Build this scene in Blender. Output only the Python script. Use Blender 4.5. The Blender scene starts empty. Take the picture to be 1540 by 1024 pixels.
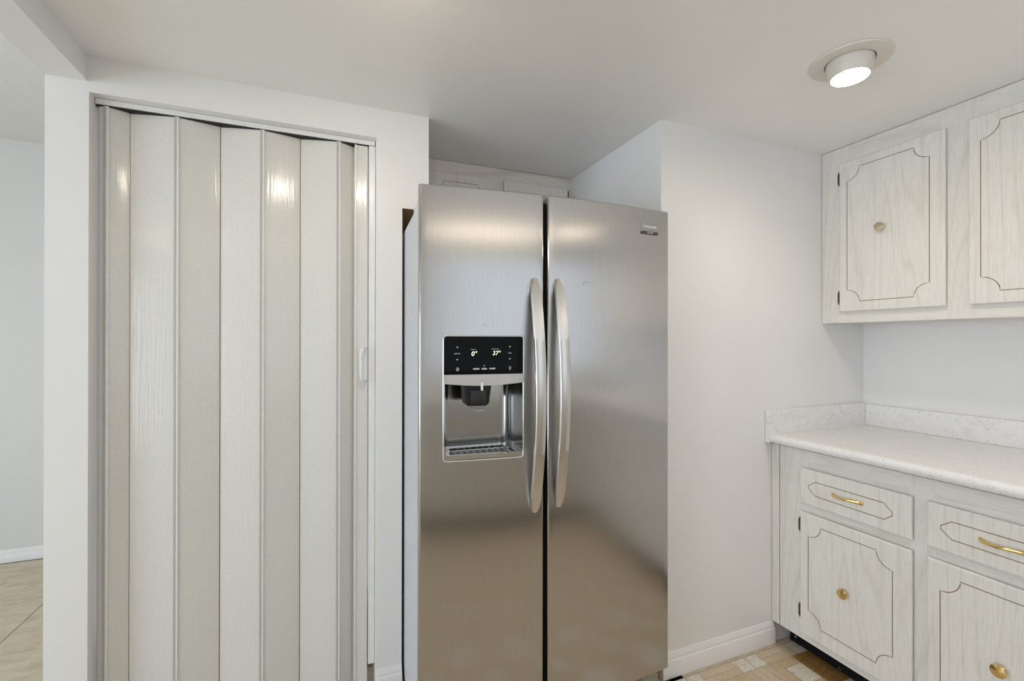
import bpy, bmesh, math, random
from mathutils import Vector, Matrix
random.seed(7)
S = bpy.context.scene
COL = S.collection
R = math.radians

# ------------------------------------------------------------------ camera
cam = bpy.data.cameras.new('camera')
cam.sensor_width = 36.0
cam.lens = 691.356 / 1540.0 * 36.0
cam.clip_start = 0.02
cam_o = bpy.data.objects.new('camera', cam)
COL.objects.link(cam_o)
YAW, PIT, ROL = R(21.7239), R(0.11874), R(0.06302)
fw = Vector((math.sin(YAW) * math.cos(PIT), math.cos(YAW) * math.cos(PIT), math.sin(PIT)))
rt = Vector((math.cos(YAW), -math.sin(YAW), 0))
up = rt.cross(fw)
r2 = math.cos(ROL) * rt + math.sin(ROL) * up
u2 = -math.sin(ROL) * rt + math.cos(ROL) * up
M3 = Matrix((r2, u2, -fw)).transposed()
cam_o.matrix_world = Matrix.Translation((0, 0, 1.30745)) @ M3.to_4x4()
S.camera = cam_o

# ------------------------------------------------------------------ world, daylight, exposure
S.view_settings.view_transform = 'Standard'
S.view_settings.look = 'None'
S.view_settings.gamma = 1
S.view_settings.use_curve_mapping = False
S.view_settings.exposure = 0.29
w = bpy.data.worlds.new('world')
S.world = w
w.use_nodes = True
w.node_tree.nodes['Background'].inputs[0].default_value = (0.80, 0.89, 1.0, 1)
w.node_tree.nodes['Background'].inputs[1].default_value = 0.8

def area(name, loc, aim, sx, sy, power, color):
    l = bpy.data.lights.new(name, 'AREA')
    l.shape = 'RECTANGLE'; l.size = sx; l.size_y = sy
    l.energy = power; l.color = color
    o = bpy.data.objects.new(name, l)
    COL.objects.link(o)
    o.location = loc
    o.rotation_euler = (Vector(aim) - Vector(loc)).to_track_quat('-Z', 'Y').to_euler()
    return o
# daylight through the glazed patio door of the dining side and through the window over the sink
area('patio_daylight', (-4.36, -0.2, 1.12), (0, -0.2, 1.12), 3.3, 1.95, 78, (0.78, 0.89, 1.0))
area('sink_daylight', (1.15, -1.26, 1.53), (1.15, 0, 1.53), 2.3, 1.08, 1.9, (0.84, 0.92, 1.0))
WARM = (1.0, 0.915, 0.83)

# ------------------------------------------------------------------ measured planes (metres)
YA, YW, YB, YBK = 1.766, 1.4432, 2.1503, -1.08       # closet wall, wall right of fridge, cabinet over fridge, wall behind camera
XBL, XBR = -0.7785, -0.680                            # beam
XW, XUC, XLC = 2.4114, 2.1147, 1.7947                 # right wall, upper cabinet frame, base cabinet frame
XAL, XAR, XN = 0.357, 1.1976, 0.257                   # alcove sides, notch
ZC, ZB, ZD = 2.170, 2.0934, 2.50                      # kitchen ceiling, beam soffit, dining ceiling
YFAR = 3.63

# ------------------------------------------------------------------ materials
MAT = {}
def nodes(name, rough=0.5, metal=0.0, base=(0.8, 0.8, 0.8), spec=0.5):
    m = bpy.data.materials.new(name); m.use_nodes = True
    nt = m.node_tree
    b = nt.nodes['Principled BSDF']
    b.inputs['Base Color'].default_value = (*base, 1)
    b.inputs['Roughness'].default_value = rough
    b.inputs['Metallic'].default_value = metal
    b.inputs['Specular IOR Level'].default_value = spec
    MAT[name] = m
    return m, nt, b
def N(nt, t, **kw):
    n = nt.nodes.new(t)
    for k, v in kw.items(): setattr(n, k, v)
    return n
def coords(nt, scale=(1, 1, 1), kind='Object'):
    tc = N(nt, 'ShaderNodeTexCoord'); mp = N(nt, 'ShaderNodeMapping')
    mp.inputs['Scale'].default_value = scale
    nt.links.new(tc.outputs[kind], mp.inputs['Vector'])
    return mp.outputs[0]
def ramp(nt, src, stops):
    r = N(nt, 'ShaderNodeValToRGB')
    while len(r.color_ramp.elements) < len(stops): r.color_ramp.elements.new(0.5)
    for e, (p, c) in zip(r.color_ramp.elements, stops):
        e.position = p; e.color = (*c, 1)
    nt.links.new(src, r.inputs[0])
    return r.outputs[0]
def noise(nt, vec, scale, detail=4, rough=0.5, dist=0.0):
    n = N(nt, 'ShaderNodeTexNoise')
    n.inputs['Scale'].default_value = scale; n.inputs['Detail'].default_value = detail
    n.inputs['Roughness'].default_value = rough; n.inputs['Distortion'].default_value = dist
    nt.links.new(vec, n.inputs['Vector'])
    return n.outputs[0]
def bump(nt, b, h, strength, dist=0.01):
    n = N(nt, 'ShaderNodeBump')
    n.inputs['Strength'].default_value = strength; n.inputs['Distance'].default_value = dist
    nt.links.new(h, n.inputs['Height']); nt.links.new(n.outputs[0], b.inputs['Normal'])
def paint(name, c, rough=0.45, bs=0.05, sc=90, var=0.02, spec=0.4):
    m, nt, b = nodes(name, rough, spec=spec)
    v = coords(nt)
    n1 = noise(nt, v, 3.0, 3)
    c2 = tuple(max(0, x - var) for x in c)
    nt.links.new(ramp(nt, n1, [(0.3, c), (0.7, c2)]), b.inputs['Base Color'])
    bump(nt, b, noise(nt, v, sc, 3), bs, 0.004)
    return m
def plain(name, c, rough=0.5, metal=0.0, spec=0.5, var=0.06, sc=30):
    m, nt, b = nodes(name, rough, metal, c, spec)
    n1 = noise(nt, coords(nt), sc, 3)
    nt.links.new(ramp(nt, n1, [(0.3, c), (0.7, tuple(x * (1 - var) for x in c))]), b.inputs['Base Color'])
    return m
def wood(name, stretch, c1, c2, seed=0.0):
    """whitewashed oak: fine straight pores and faint cathedral figure along the long axis of the board"""
    m, nt, b = nodes(name, 0.42, spec=0.4)
    v = coords(nt, stretch)
    v.node.inputs['Location'].default_value = (seed, seed * 0.7, seed * 1.3)
    fine = noise(nt, v, 17, 5, 0.7)
    fig = noise(nt, v, 0.42, 1.5, 0.35, 0.2)
    mu = N(nt, 'ShaderNodeMath', operation='MULTIPLY'); mu.inputs[1].default_value = 30.0
    fr_ = N(nt, 'ShaderNodeMath', operation='PINGPONG'); fr_.inputs[1].default_value = 1.0
    nt.links.new(fig, mu.inputs[0]); nt.links.new(mu.outputs[0], fr_.inputs[0])
    cath = ramp(nt, fr_.outputs[0], [(0.0, c2), (0.30, c1), (1.0, c1)])
    fin = ramp(nt, fine, [(0.38, (0.86, 0.85, 0.83)), (0.56, (1, 1, 1))])
    mx = N(nt, 'ShaderNodeMixRGB', blend_type='MULTIPLY'); mx.inputs[0].default_value = 0.6
    nt.links.new(cath, mx.inputs[1]); nt.links.new(fin, mx.inputs[2])
    nt.links.new(mx.outputs[0], b.inputs['Base Color'])
    bump(nt, b, fine, 0.08, 0.002)
    return m

paint('wall_paint', (0.85, 0.84, 0.83), 0.42, 0.05)
paint('wall_gloss', (0.84, 0.83, 0.82), 0.30, 0.05)
paint('ceiling_paint', (0.92, 0.905, 0.88), 0.33, 0.10, 160)
paint('trim_paint', (0.87, 0.86, 0.85), 0.30, 0.02)
m, nt, b = nodes('popcorn', 0.95, spec=0.1)
v = coords(nt); n1 = noise(nt, v, 150, 3, 0.7)
nt.links.new(ramp(nt, n1, [(0.35, (0.84, 0.83, 0.79)), (0.58, (0.97, 0.96, 0.93))]), b.inputs['Base Color'])
bump(nt, b, n1, 0.6, 0.008)
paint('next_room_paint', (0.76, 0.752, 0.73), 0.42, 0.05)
plain('raw_wood', (0.36, 0.23, 0.10), 0.8)
wood('oak_vertical', (12, 12, 0.9), (0.80, 0.772, 0.722), (0.74, 0.705, 0.65))
wood('oak_horizontal', (12, 0.9, 12), (0.80, 0.772, 0.722), (0.74, 0.705, 0.65), 3.1)
wood('oak_across', (0.9, 12, 12), (0.80, 0.76, 0.70), (0.68, 0.64, 0.58), 5.2)
plain('groove_brown', (0.22, 0.14, 0.06), 0.6)
plain('brass', (0.83, 0.60, 0.25), 0.16, 1.0)
plain('old_brass', (0.62, 0.55, 0.38), 0.25, 1.0)
plain('hinge_dark', (0.10, 0.075, 0.05), 0.35, 0.8)
plain('black_gap', (0.006, 0.006, 0.006), 0.7)
plain('fridge_side', (0.60, 0.61, 0.64), 0.45)
plain('plastic_white', (0.80, 0.80, 0.80), 0.25)
plain('plastic_dark', (0.008, 0.008, 0.010), 0.22, spec=0.3)
plain('panel_black', (0.002, 0.002, 0.002), 0.05, spec=0.10)
plain('print_grey', (0.55, 0.55, 0.55), 0.5)
plain('chrome', (0.80, 0.80, 0.79), 0.12, 1.0)
plain('badge_grey', (0.40, 0.39, 0.37), 0.3, 0.9)
plain('badge_dark', (0.10, 0.09, 0.08), 0.3, 0.7)
plain('print_white', (0.85, 0.85, 0.84), 0.4)
plain('silver_trim', (0.58, 0.57, 0.55), 0.38, 0.6)
plain('scuff_grey', (0.30, 0.30, 0.30), 0.5, 0.3)
plain('grille_grey', (0.10, 0.098, 0.085), 0.35, 0.3)
plain('foot_grey', (0.32, 0.29, 0.23), 0.6)
plain('door_strip', (0.84, 0.84, 0.82), 0.3)
plain('door_strip_grey', (0.47, 0.465, 0.44), 0.4)
plain('lamp_white', (0.76, 0.72, 0.65), 0.4)
plain('grout', (0.36, 0.30, 0.23), 0.9)

def glow(name, c, s):
    m, nt, b = nodes(name, 0.5, base=c)
    b.inputs['Emission Color'].default_value = (*c, 1); b.inputs['Emission Strength'].default_value = s
glow('bulb_warm', (1.0, 0.86, 0.66), 60)
glow('globe_glass', (1.0, 0.89, 0.75), 1.9)
glow('led_digit', (0.80, 0.90, 0.62), 0.9)
glow('bulb_candle', (1.0, 0.88, 0.72), 34)

# brushed stainless steel: vertical grain, reflections spread sideways
def steel(name, c, rough, aniso, streak):
    m, nt, b = nodes(name, rough, 1.0, c)
    v = coords(nt, (260, 260, 5))
    n1 = noise(nt, v, 3.0, 3, 0.6)
    nt.links.new(ramp(nt, n1, [(0.25, tuple(x * (1 - streak) for x in c)), (0.75, c)]), b.inputs['Base Color'])
    b.inputs['Anisotropic'].default_value = aniso
    tg = N(nt, 'ShaderNodeTangent', direction_type='RADIAL', axis='Z')
    nt.links.new(tg.outputs[0], b.inputs['Tangent'])
    b.inputs['Anisotropic Rotation'].default_value = 0.0
    bump(nt, b, n1, 0.05, 0.001)
steel('steel', (0.56, 0.545, 0.53), 0.215, 0.82, 0.14)
steel('steel_smooth', (0.68, 0.66, 0.635), 0.30, 0.2, 0.05)
steel('recess_steel', (0.46, 0.46, 0.46), 0.16, 0.0, 0.03)
steel('tray_steel', (0.62, 0.61, 0.58), 0.15, 0.0, 0.03)

# vinyl of the accordion door: pale linen print
def linen(name, c1, c2):
    m, nt, b = nodes(name, 0.16, spec=0.5)
    v = coords(nt)
    n1 = noise(nt, v, 260, 3, 0.7)
    n2 = noise(nt, coords(nt, (60, 60, 420)), 4, 2)
    mx = N(nt, 'ShaderNodeMixRGB'); mx.inputs[0].default_value = 0.4
    nt.links.new(n1, mx.inputs[1]); nt.links.new(n2, mx.inputs[2])
    nt.links.new(ramp(nt, mx.outputs[0], [(0.40, c2), (0.56, c1)]), b.inputs['Base Color'])
    bump(nt, b, noise(nt, coords(nt, (70, 70, 1.5)), 3, 2), 0.35, 0.002)
linen('linen_vinyl', (0.765, 0.755, 0.72), (0.70, 0.68, 0.63))

# speckled laminate of the worktop
m, nt, b = nodes('laminate', 0.33, spec=0.4)
v = coords(nt)
n1 = noise(nt, v, 120, 5, 0.75); n2 = noise(nt, v, 14, 5, 0.7, 1.5)
base = ramp(nt, n2, [(0.36, (0.77, 0.765, 0.755)), (0.5, (0.84, 0.835, 0.825)), (0.7, (0.82, 0.80, 0.775))])
spk = ramp(nt, n1, [(0.33, (0.40, 0.41, 0.44)), (0.41, (1, 1, 1))])
mx = N(nt, 'ShaderNodeMixRGB', blend_type='MULTIPLY'); mx.inputs[0].default_value = 0.8
nt.links.new(base, mx.inputs[1]); nt.links.new(spk, mx.inputs[2]); nt.links.new(mx.outputs[0], b.inputs['Base Color'])

# toe kick: black with chipped white specks
m, nt, b = nodes('toe_black', 0.7, spec=0.15)
n1 = noise(nt, coords(nt, (1, 1, 0.6)), 34, 3, 0.6)
nt.links.new(ramp(nt, n1, [(0.70, (0.008, 0.008, 0.008)), (0.73, (0.55, 0.55, 0.55))]), b.inputs['Base Color'])

# sheet vinyl prints
def vinyl(name, c1, c2, sc, stretch=(1, 1, 1)):
    m, nt, b = nodes(name, 0.38, spec=0.4)
    v = coords(nt, stretch)
    n1 = noise(nt, v, sc, 5, 0.65, 0.4)
    nt.links.new(ramp(nt, n1, [(0.35, c2), (0.62, c1)]), b.inputs['Base Color'])
    bump(nt, b, n1, 0.06, 0.002)
vinyl('vinyl_tan', (0.62, 0.51, 0.37), (0.53, 0.42, 0.29), 42)
vinyl('vinyl_sand', (0.65, 0.545, 0.41), (0.57, 0.46, 0.33), 60)
vinyl('vinyl_brown', (0.42, 0.25, 0.085), (0.28, 0.14, 0.04), 30, (1, 4, 1))
vinyl('vinyl_brown_dark', (0.38, 0.215, 0.075), (0.23, 0.115, 0.035), 30, (4, 1, 1))
vinyl('vinyl_ochre', (0.60, 0.48, 0.32), (0.51, 0.39, 0.24), 36, (1, 3, 1))
plain('vinyl_joint', (0.30, 0.20, 0.10), 0.5)
m, nt, b = nodes('vinyl_white', 0.38)
v = coords(nt)
n1 = noise(nt, v, 55, 3, 0.6, 2.0)
nt.links.new(ramp(nt, n1, [(0.47, (0.76, 0.71, 0.62)), (0.495, (0.46, 0.36, 0.26)), (0.515, (0.50, 0.40, 0.30)), (0.54, (0.76, 0.71, 0.62))]), b.inputs['Base Color'])
# dining stone tile
m, nt, b = nodes('stone_tile', 0.42, spec=0.4)
v = coords(nt, (2.2, 6.5, 1))
n1 = noise(nt, v, 3.0, 7, 0.65, 1.2)
nt.links.new(ramp(nt, n1, [(0.3, (0.58, 0.47, 0.33)), (0.5, (0.72, 0.61, 0.45)), (0.72, (0.80, 0.70, 0.54))]), b.inputs['Base Color'])
bump(nt, b, n1, 0.06, 0.004)
# glass
m, nt, b = nodes('clear_plastic', 0.08, base=(0.9, 0.9, 0.9))
b.inputs['Transmission Weight'].default_value = 1.0; b.inputs['IOR'].default_value = 1.3; b.inputs['Roughness'].default_value = 0.0

# ------------------------------------------------------------------ mesh helpers
class MB:
    def __init__(s): s.v = []; s.f = []; s.mi = []
    def add(s, verts, faces, mi=0):
        o = len(s.v); s.v += [tuple(p) for p in verts]
        s.f += [tuple(i + o for i in f) for f in faces]; s.mi += [mi] * len(faces)
        return s
    def box(s, x0, x1, y0, y1, z0, z1, mi=0):
        v = [(x0, y0, z0), (x1, y0, z0), (x1, y1, z0), (x0, y1, z0), (x0, y0, z1), (x1, y0, z1), (x1, y1, z1), (x0, y1, z1)]
        return s.add(v, [(3, 2, 1, 0), (4, 5, 6, 7), (0, 1, 5, 4), (1, 2, 6, 5), (2, 3, 7, 6), (3, 0, 4, 7)], mi)
    def prism(s, prof, axis, a, b, mi=0):
        """closed profile (p,q) extruded along axis from a to b. axis x: (y,z); y: (x,z); z: (x,y)"""
        def P(p, t):
            return {'x': (t, p[0], p[1]), 'y': (p[0], t, p[1]), 'z': (p[0], p[1], t)}[axis]
        n = len(prof)
        v = [P(p, a) for p in prof] + [P(p, b) for p in prof]
        f = [(i, (i + 1) % n, (i + 1) % n + n, i + n) for i in range(n)] + [tuple(range(n - 1, -1, -1)), tuple(range(n, 2 * n))]
        return s.add(v, f, mi)
    def lathe(s, prof, n=32, mat=None, mi=0, cap=True):
        """prof (r,z) about z; mat: 4x4 placement"""
        mat = mat or Matrix()
        v = []; f = []
        for r, z in prof:
            for k in range(n):
                a = 2 * math.pi * k / n
                v.append(mat @ Vector((r * math.cos(a), r * math.sin(a), z)))
        for j in range(len(prof) - 1):
            for k in range(n):
                k2 = (k + 1) % n
                f.append((j * n + k, j * n + k2, (j + 1) * n + k2, (j + 1) * n + k))
        if cap:
            f.append(tuple(range(n - 1, -1, -1))); f.append(tuple((len(prof) - 1) * n + k for k in range(n)))
        return s.add(v, f, mi)
    def sweep(s, pts, rad, n=8, ups=(0, 0, 1), mi=0, closed=False):
        """tube; rad(i,t)->(a,b) half sizes or a float"""
        pts = [Vector(p) for p in pts]; m = len(pts); v = []; f = []
        for i, p in enumerate(pts):
            if closed: t = pts[(i + 1) % m] - pts[i - 1]
            else: t = pts[min(i + 1, m - 1)] - pts[max(i - 1, 0)]
            t.normalize(); U = Vector(ups); sd = t.cross(U)
            if sd.length < 1e-4: sd = t.cross(Vector((1, 0, 0)))
            sd.normalize(); U = sd.cross(t)
            rr = rad(i / (m - 1)) if callable(rad) else rad
            ra, rb = rr if isinstance(rr, tuple) else (rr, rr)
            for k in range(n):
                a = 2 * math.pi * (k + 0.5) / n
                v.append(p + sd * ra * math.cos(a) + U * rb * math.sin(a))
        L = m if closed else m - 1
        for i in range(L):
            j = (i + 1) % m
            for k in range(n):
                k2 = (k + 1) % n
                f.append((i * n + k, i * n + k2, j * n + k2, j * n + k))
        if not closed:
            f.append(tuple(range(n - 1, -1, -1))); f.append(tuple((m - 1) * n + k for k in range(n)))
        return s.add(v, f, mi)
    def warp(s, fn):
        s.v = [tuple(fn(*p)) for p in s.v]; return s
    def mesh(s, name, mats, smooth=None):
        me = bpy.data.meshes.new(name)
        me.from_pydata(s.v, [], s.f)
        for mm in (mats if isinstance(mats, (list, tuple)) else [mats]): me.materials.append(MAT[mm])
        for p, i in zip(me.polygons, s.mi): p.material_index = i
        bm = bmesh.new(); bm.from_mesh(me); bmesh.ops.recalc_face_normals(bm, faces=bm.faces); bm.to_mesh(me); bm.free()
        if smooth is not None:
            for p in me.polygons: p.use_smooth = True
            me.set_sharp_from_angle(angle=R(smooth))
        me.update()
        return me
    def build(s, name, mats, parent=None, smooth=None, bevel=None, seg=2):
        return link(name, s.mesh(name, mats, smooth), parent, bevel, seg)

def link(name, me, parent=None, bevel=None, seg=2):
    o = bpy.data.objects.new(name, me)
    COL.objects.link(o)
    if parent: o.parent = parent
    if bevel:
        md = o.modifiers.new('bevel', 'BEVEL'); md.width = bevel; md.segments = seg; md.limit_method = 'ANGLE'
        md.angle_limit = R(40)
    return o
def empty(name, loc=(0, 0, 0), rz=0.0):
    o = bpy.data.objects.new(name, None); COL.objects.link(o)
    o.location = loc; o.rotation_euler = (0, 0, rz); o.empty_display_size = 0.1
    return o
def tag(o, label, cat, group=None, kind=None):
    o['label'] = label; o['category'] = cat
    if group: o['group'] = group
    if kind: o['kind'] = kind
    return o
def struct(o, label, cat): return tag(o, label, cat, kind='structure')
def copy_tree(o, parent=None):
    c = o.copy(); COL.objects.link(c); c.parent = parent
    for ch in list(o.children): copy_tree(ch, c)
    return c
def B(*a): return MB().box(*a)
def text_mesh(name, body, size, mat, shear=0.0, thick=0.0003, bold=0.0):
    c = bpy.data.curves.new(name, 'FONT'); c.body = body; c.size = size; c.shear = shear
    c.align_x = 'CENTER'; c.align_y = 'CENTER'; c.extrude = thick; c.offset = bold
    c.resolution_u = 3
    t = bpy.data.objects.new('tmp', c); COL.objects.link(t)
    dg = bpy.context.evaluated_depsgraph_get()
    me = bpy.data.meshes.new_from_object(t.evaluated_get(dg))
    bpy.data.objects.remove(t); bpy.data.curves.remove(c)
    me.materials.clear(); me.materials.append(MAT[mat]); me.name = name
    return me

# ------------------------------------------------------------------ floors
X0V, Y0V, TV = 1.287, 1.415, 0.305     # seams of the kitchen vinyl squares
fl = MB().box(XBR - 0.05, XW + 0.1, YBK - 0.1, YB + 0.4, -0.06, -0.003).build('floor', 'vinyl_joint')
struct(fl, 'kitchen floor of printed tan vinyl squares with wood and flower pattern', 'floor')
def vinyl_square(brown):
    tm = MB()
    def cell(u0, u1, v0, v1, mi, g=0.0012):
        x0, x1, y0, y1 = u0 * TV + g, u1 * TV - g, v0 * TV + g, v1 * TV - g
        tm.add([(x0, y0, 0), (x1, y0, 0), (x1, y1, 0), (x0, y1, 0)], [(0, 1, 2, 3)], mi)
        tm.add([(x0, y0, -0.003), (x1, y0, -0.003), (x1, y0, 0), (x0, y0, 0)], [(0, 1, 2, 3)], mi)
        tm.add([(x1, y0, -0.003), (x1, y1, -0.003), (x1, y1, 0), (x1, y0, 0)], [(0, 1, 2, 3)], mi)
    a_, b_, g_ = 0.22, 0.78, 0.0006
    for (u0, u1) in ((0, a_), (b_, 1)):
        for (v0, v1) in ((0, a_), (b_, 1)): cell(u0, u1, v0, v1, 0)
    for (v0, v1, v2) in ((0, 0.11, a_), (b_, 0.89, 1)):
        cell(a_, b_, v0, v1, 1, g_); cell(a_, b_, v1, v2, 2, g_)
    cell(0, 0.11, a_, b_, 2, g_); cell(0.11, a_, a_, b_, 1, g_)
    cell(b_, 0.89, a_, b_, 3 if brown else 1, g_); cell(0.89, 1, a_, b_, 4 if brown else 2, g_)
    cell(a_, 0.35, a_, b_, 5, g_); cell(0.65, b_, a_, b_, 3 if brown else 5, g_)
    cell(0.35, 0.65, a_, 0.35, 5, g_); cell(0.35, 0.65, 0.65, b_, 5, g_)
    cell(0.35, 0.65, 0.35, 0.65, 0)
    return tm.mesh('tile', ['vinyl_white', 'vinyl_tan', 'vinyl_sand', 'vinyl_brown', 'vinyl_brown_dark', 'vinyl_ochre'])
tile_tan, tile_brown = vinyl_square(False), vinyl_square(True)  # second version has browner strips, laid only in the column beside the toe kick
for i in range(-6, 2):
    for j in range(0, 7):
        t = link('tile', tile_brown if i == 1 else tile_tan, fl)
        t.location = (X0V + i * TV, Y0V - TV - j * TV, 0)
for i in range(-6, 0):                                   # rows running on to the closet door and under the refrigerator
    t = link('tile', tile_tan, fl); t.location = (X0V + i * TV, Y0V, 0)
    link('tile', B(X0V + i * TV + 0.001, min(X0V + (i + 1) * TV, XAR) - 0.001, Y0V + TV + 0.001, YA + 0.16, -0.003, 0).mesh('tile', 'vinyl_tan'), fl)
# narrow offcut strip between the last seam and the wall
link('tile', B(XAR, 1.9, Y0V + 0.001, YW - 0.001, -0.003, 0).mesh('tile', 'vinyl_tan'), fl)

fd = MB().box(-4.4, XBR - 0.05, -2.1, YFAR + 0.1, -0.06, -0.004).build('floor_dining', 'grout')
struct(fd, 'beige stone tiled floor of the room beyond the opening', 'floor')
TD = 0.521
tdm = B(0.0025, TD - 0.0025, 0.0025, TD - 0.0025, -0.004, 0).mesh('tile', 'stone_tile')
for i in range(-5, 1):
    for j in range(-9, 2):
        x0 = -1.318 + i * TD; y0 = 2.564 + j * TD
        if y0 > YFAR: continue
        if i == 0:
            t = link('tile', tdm, fd)
        else:
            t = link('tile', tdm, fd)
        t.location = (x0, y0, 0)
for j in range(-9, 2):
    y0 = 2.564 + j * TD
    if y0 < YFAR:
        link('tile', B(-1.318 + TD + 0.0025, XBR - 0.05, y0 + 0.0025, min(y0 + TD, YFAR) - 0.0025, -0.004, 0).mesh('tile', 'stone_tile'), fd)

# ------------------------------------------------------------------ ceilings, beam, walls
struct(B(XBR - 0.04, XW + 0.1, YBK - 0.1, YB + 0.4, ZC, ZC + 0.1).build('ceiling', 'ceiling_paint'), 'low smooth off-white kitchen ceiling with the round lamp', 'ceiling')
struct(B(-4.4, XBR, -2.1, YFAR + 0.1, ZD, ZD + 0.1).build('ceiling_dining', 'popcorn'), 'higher rough popcorn ceiling of the room beyond the opening', 'ceiling')
struct(B(XBL, XBR, YBK, YA, ZB, ZD).build('trim_1', 'wall_paint'), 'white dropped beam over the opening at upper left', 'beam')

wa = MB()
OL, OR_, OT = -0.676, 0.163, 2.062
wa.box(XBL, OL, YA, YA + 0.11, 0, ZB)
wa.box(OL, OR_, YA, YA + 0.11, OT, ZC)
wa.box(OR_, XN, YA, YA + 0.11, 0, ZC)
wa.box(XBL, OL, YA, YA + 0.11, ZB, ZC)
struct(wa.build('wall_front', 'wall_paint'), 'white wall around the accordion door left of the refrigerator', 'wall')
wn = MB().box(XN, XAL, YA, YB + 0.3, 1.811, ZC, 0).box(XN + 0.001, XAL - 0.001, YA + 0.002, YB + 0.3, 1.8095, 1.811, 1)
struct(wn.build('wall_alcove_left', ['wall_paint', 'raw_wood']), 'white wall block notched above the refrigerator with raw underside', 'wall')
struct(B(XN - 0.08, XN, YA + 0.11, YB + 0.3, 0, ZC).build('wall_closet_side', 'wall_paint'), 'white partition between closet and refrigerator alcove', 'wall')
struct(B(XAL - 0.1, XAR, YB + 0.3, YB + 0.4, 0, ZC).build('wall_alcove_back', 'wall_paint'), 'white back wall of the refrigerator alcove', 'wall')
wr = B(XAR, XW, YW, YB + 0.4, 0, ZC)
struct(wr.build('wall_front_right', 'wall_paint'), 'off-white wall between the refrigerator and the cabinets', 'wall')
struct(B(XW, XW + 0.1, YBK - 0.1, YW + 0.3, 0, ZC).build('wall_right', 'wall_gloss'), 'white wall behind the worktop under the upper cabinets', 'wall')
struct(B(XBL, XBL + 0.09, YA + 0.11, YFAR, 0, ZD).build('wall_closet_left', 'wall_paint'), 'white wall of the closet facing the next room', 'wall')
struct(B(-4.4, XBR + 1.2, YFAR, YFAR + 0.1, 0, ZD).build('wall_far', 'next_room_paint'), 'plain white far wall of the room beyond the opening', 'wall')
# wall behind the camera with the window over the sink
WX0, WX1, WZ0, WZ1 = 0.05, 2.25, 1.02, 2.06
wb = MB().box(XBL, WX0, YBK - 0.1, YBK, 0, ZC).box(WX1, XW, YBK - 0.1, YBK, 0, ZC).box(WX0, WX1, YBK - 0.1, YBK, 0, WZ0).box(WX0, WX1, YBK - 0.1, YBK, WZ1, ZC)
struct(wb.build('wall_back', 'wall_paint'), 'white wall behind the camera with the sink window', 'wall')
PY0, PY1, PZ1 = -1.9, 1.5, 2.12
wl = MB().box(-4.3, -4.2, -2.1, PY0, 0, ZD).box(-4.3, -4.2, PY1, YFAR, 0, ZD).box(-4.3, -4.2, PY0, PY1, PZ1, ZD)
struct(wl.build('wall_left', 'next_room_paint'), 'white wall of the next room with the glazed patio opening', 'wall')
struct(B(-4.2, XBL, -2.1, -2.0, 0, ZD).build('wall_dining_back', 'next_room_paint'), 'white back wall of the next room', 'wall')
struct(B(XBL - 0.0, XBL + 0.09, -2.1, YBK - 0.1, 0, ZD).build('wall_dining_side', 'next_room_paint'), 'white side wall of the next room behind the kitchen', 'wall')
# window frames
wf = empty('window_1', (WX0, YBK, WZ0)); struct(wf, 'white framed window over the sink behind the camera', 'window')
f_ = MB()
for (x0, x1, z0, z1) in ((0, 0.04, 0, 1.04), (2.16, 2.20, 0, 1.04), (0.04, 2.16, 0, 0.04), (0.04, 2.16, 1.0, 1.04), (1.08, 1.12, 0.04, 1.0)):
    f_.box(x0, x1, -0.08, -0.02, z0, z1)
f_.build('window_frame', 'trim_paint', wf, bevel=0.004)
pf = empty('window_2', (-4.25, PY0, 0)); struct(pf, 'white framed patio door of the next room', 'window')
f_ = MB()
for (y0, y1, z0, z1) in ((0, 0.07, 0, 2.12), (3.33, 3.40, 0, 2.12), (0.07, 3.33, 0, 0.08), (0.07, 3.33, 2.05, 2.12), (1.66, 1.74, 0.08, 2.05)):
    f_.box(-0.04, 0.03, y0, y1, z0, z1)
f_.build('window_frame', 'trim_paint', pf, bevel=0.004)

# baseboards
def base_prof(d, h=0.094):
    k = h / 0.094
    return [(0, 0), (-d, 0), (-d, 0.064 * k), (-d + 0.001, 0.066 * k), (-d + 0.004, 0.069 * k), (-d + 0.004, 0.074 * k), (-d + 0.006, 0.083 * k), (-d + 0.009, 0.088 * k), (-d + 0.0105, 0.093 * k), (0, 0.094 * k)]
struct(MB().prism([(YW + p, q + 0.001) for p, q in base_prof(0.014)], 'x', XAR + 0.0, 1.800).build('baseboard_front_right', 'trim_paint', smooth=35), 'white moulded baseboard between the refrigerator and the cabinets', 'baseboard')
struct(MB().prism([(YA + p, q) for p, q in base_prof(0.014)], 'x', OR_ + 0.004, XN).build('baseboard_front_left', 'trim_paint', smooth=35), 'short white baseboard between accordion door and refrigerator', 'baseboard')
struct(MB().prism([(YFAR + p, q) for p, q in base_prof(0.014, 0.075)], 'x', -4.2, XBL).build('baseboard_far', 'trim_paint', smooth=35), 'white baseboard along the far wall of the next room', 'baseboard')

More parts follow.
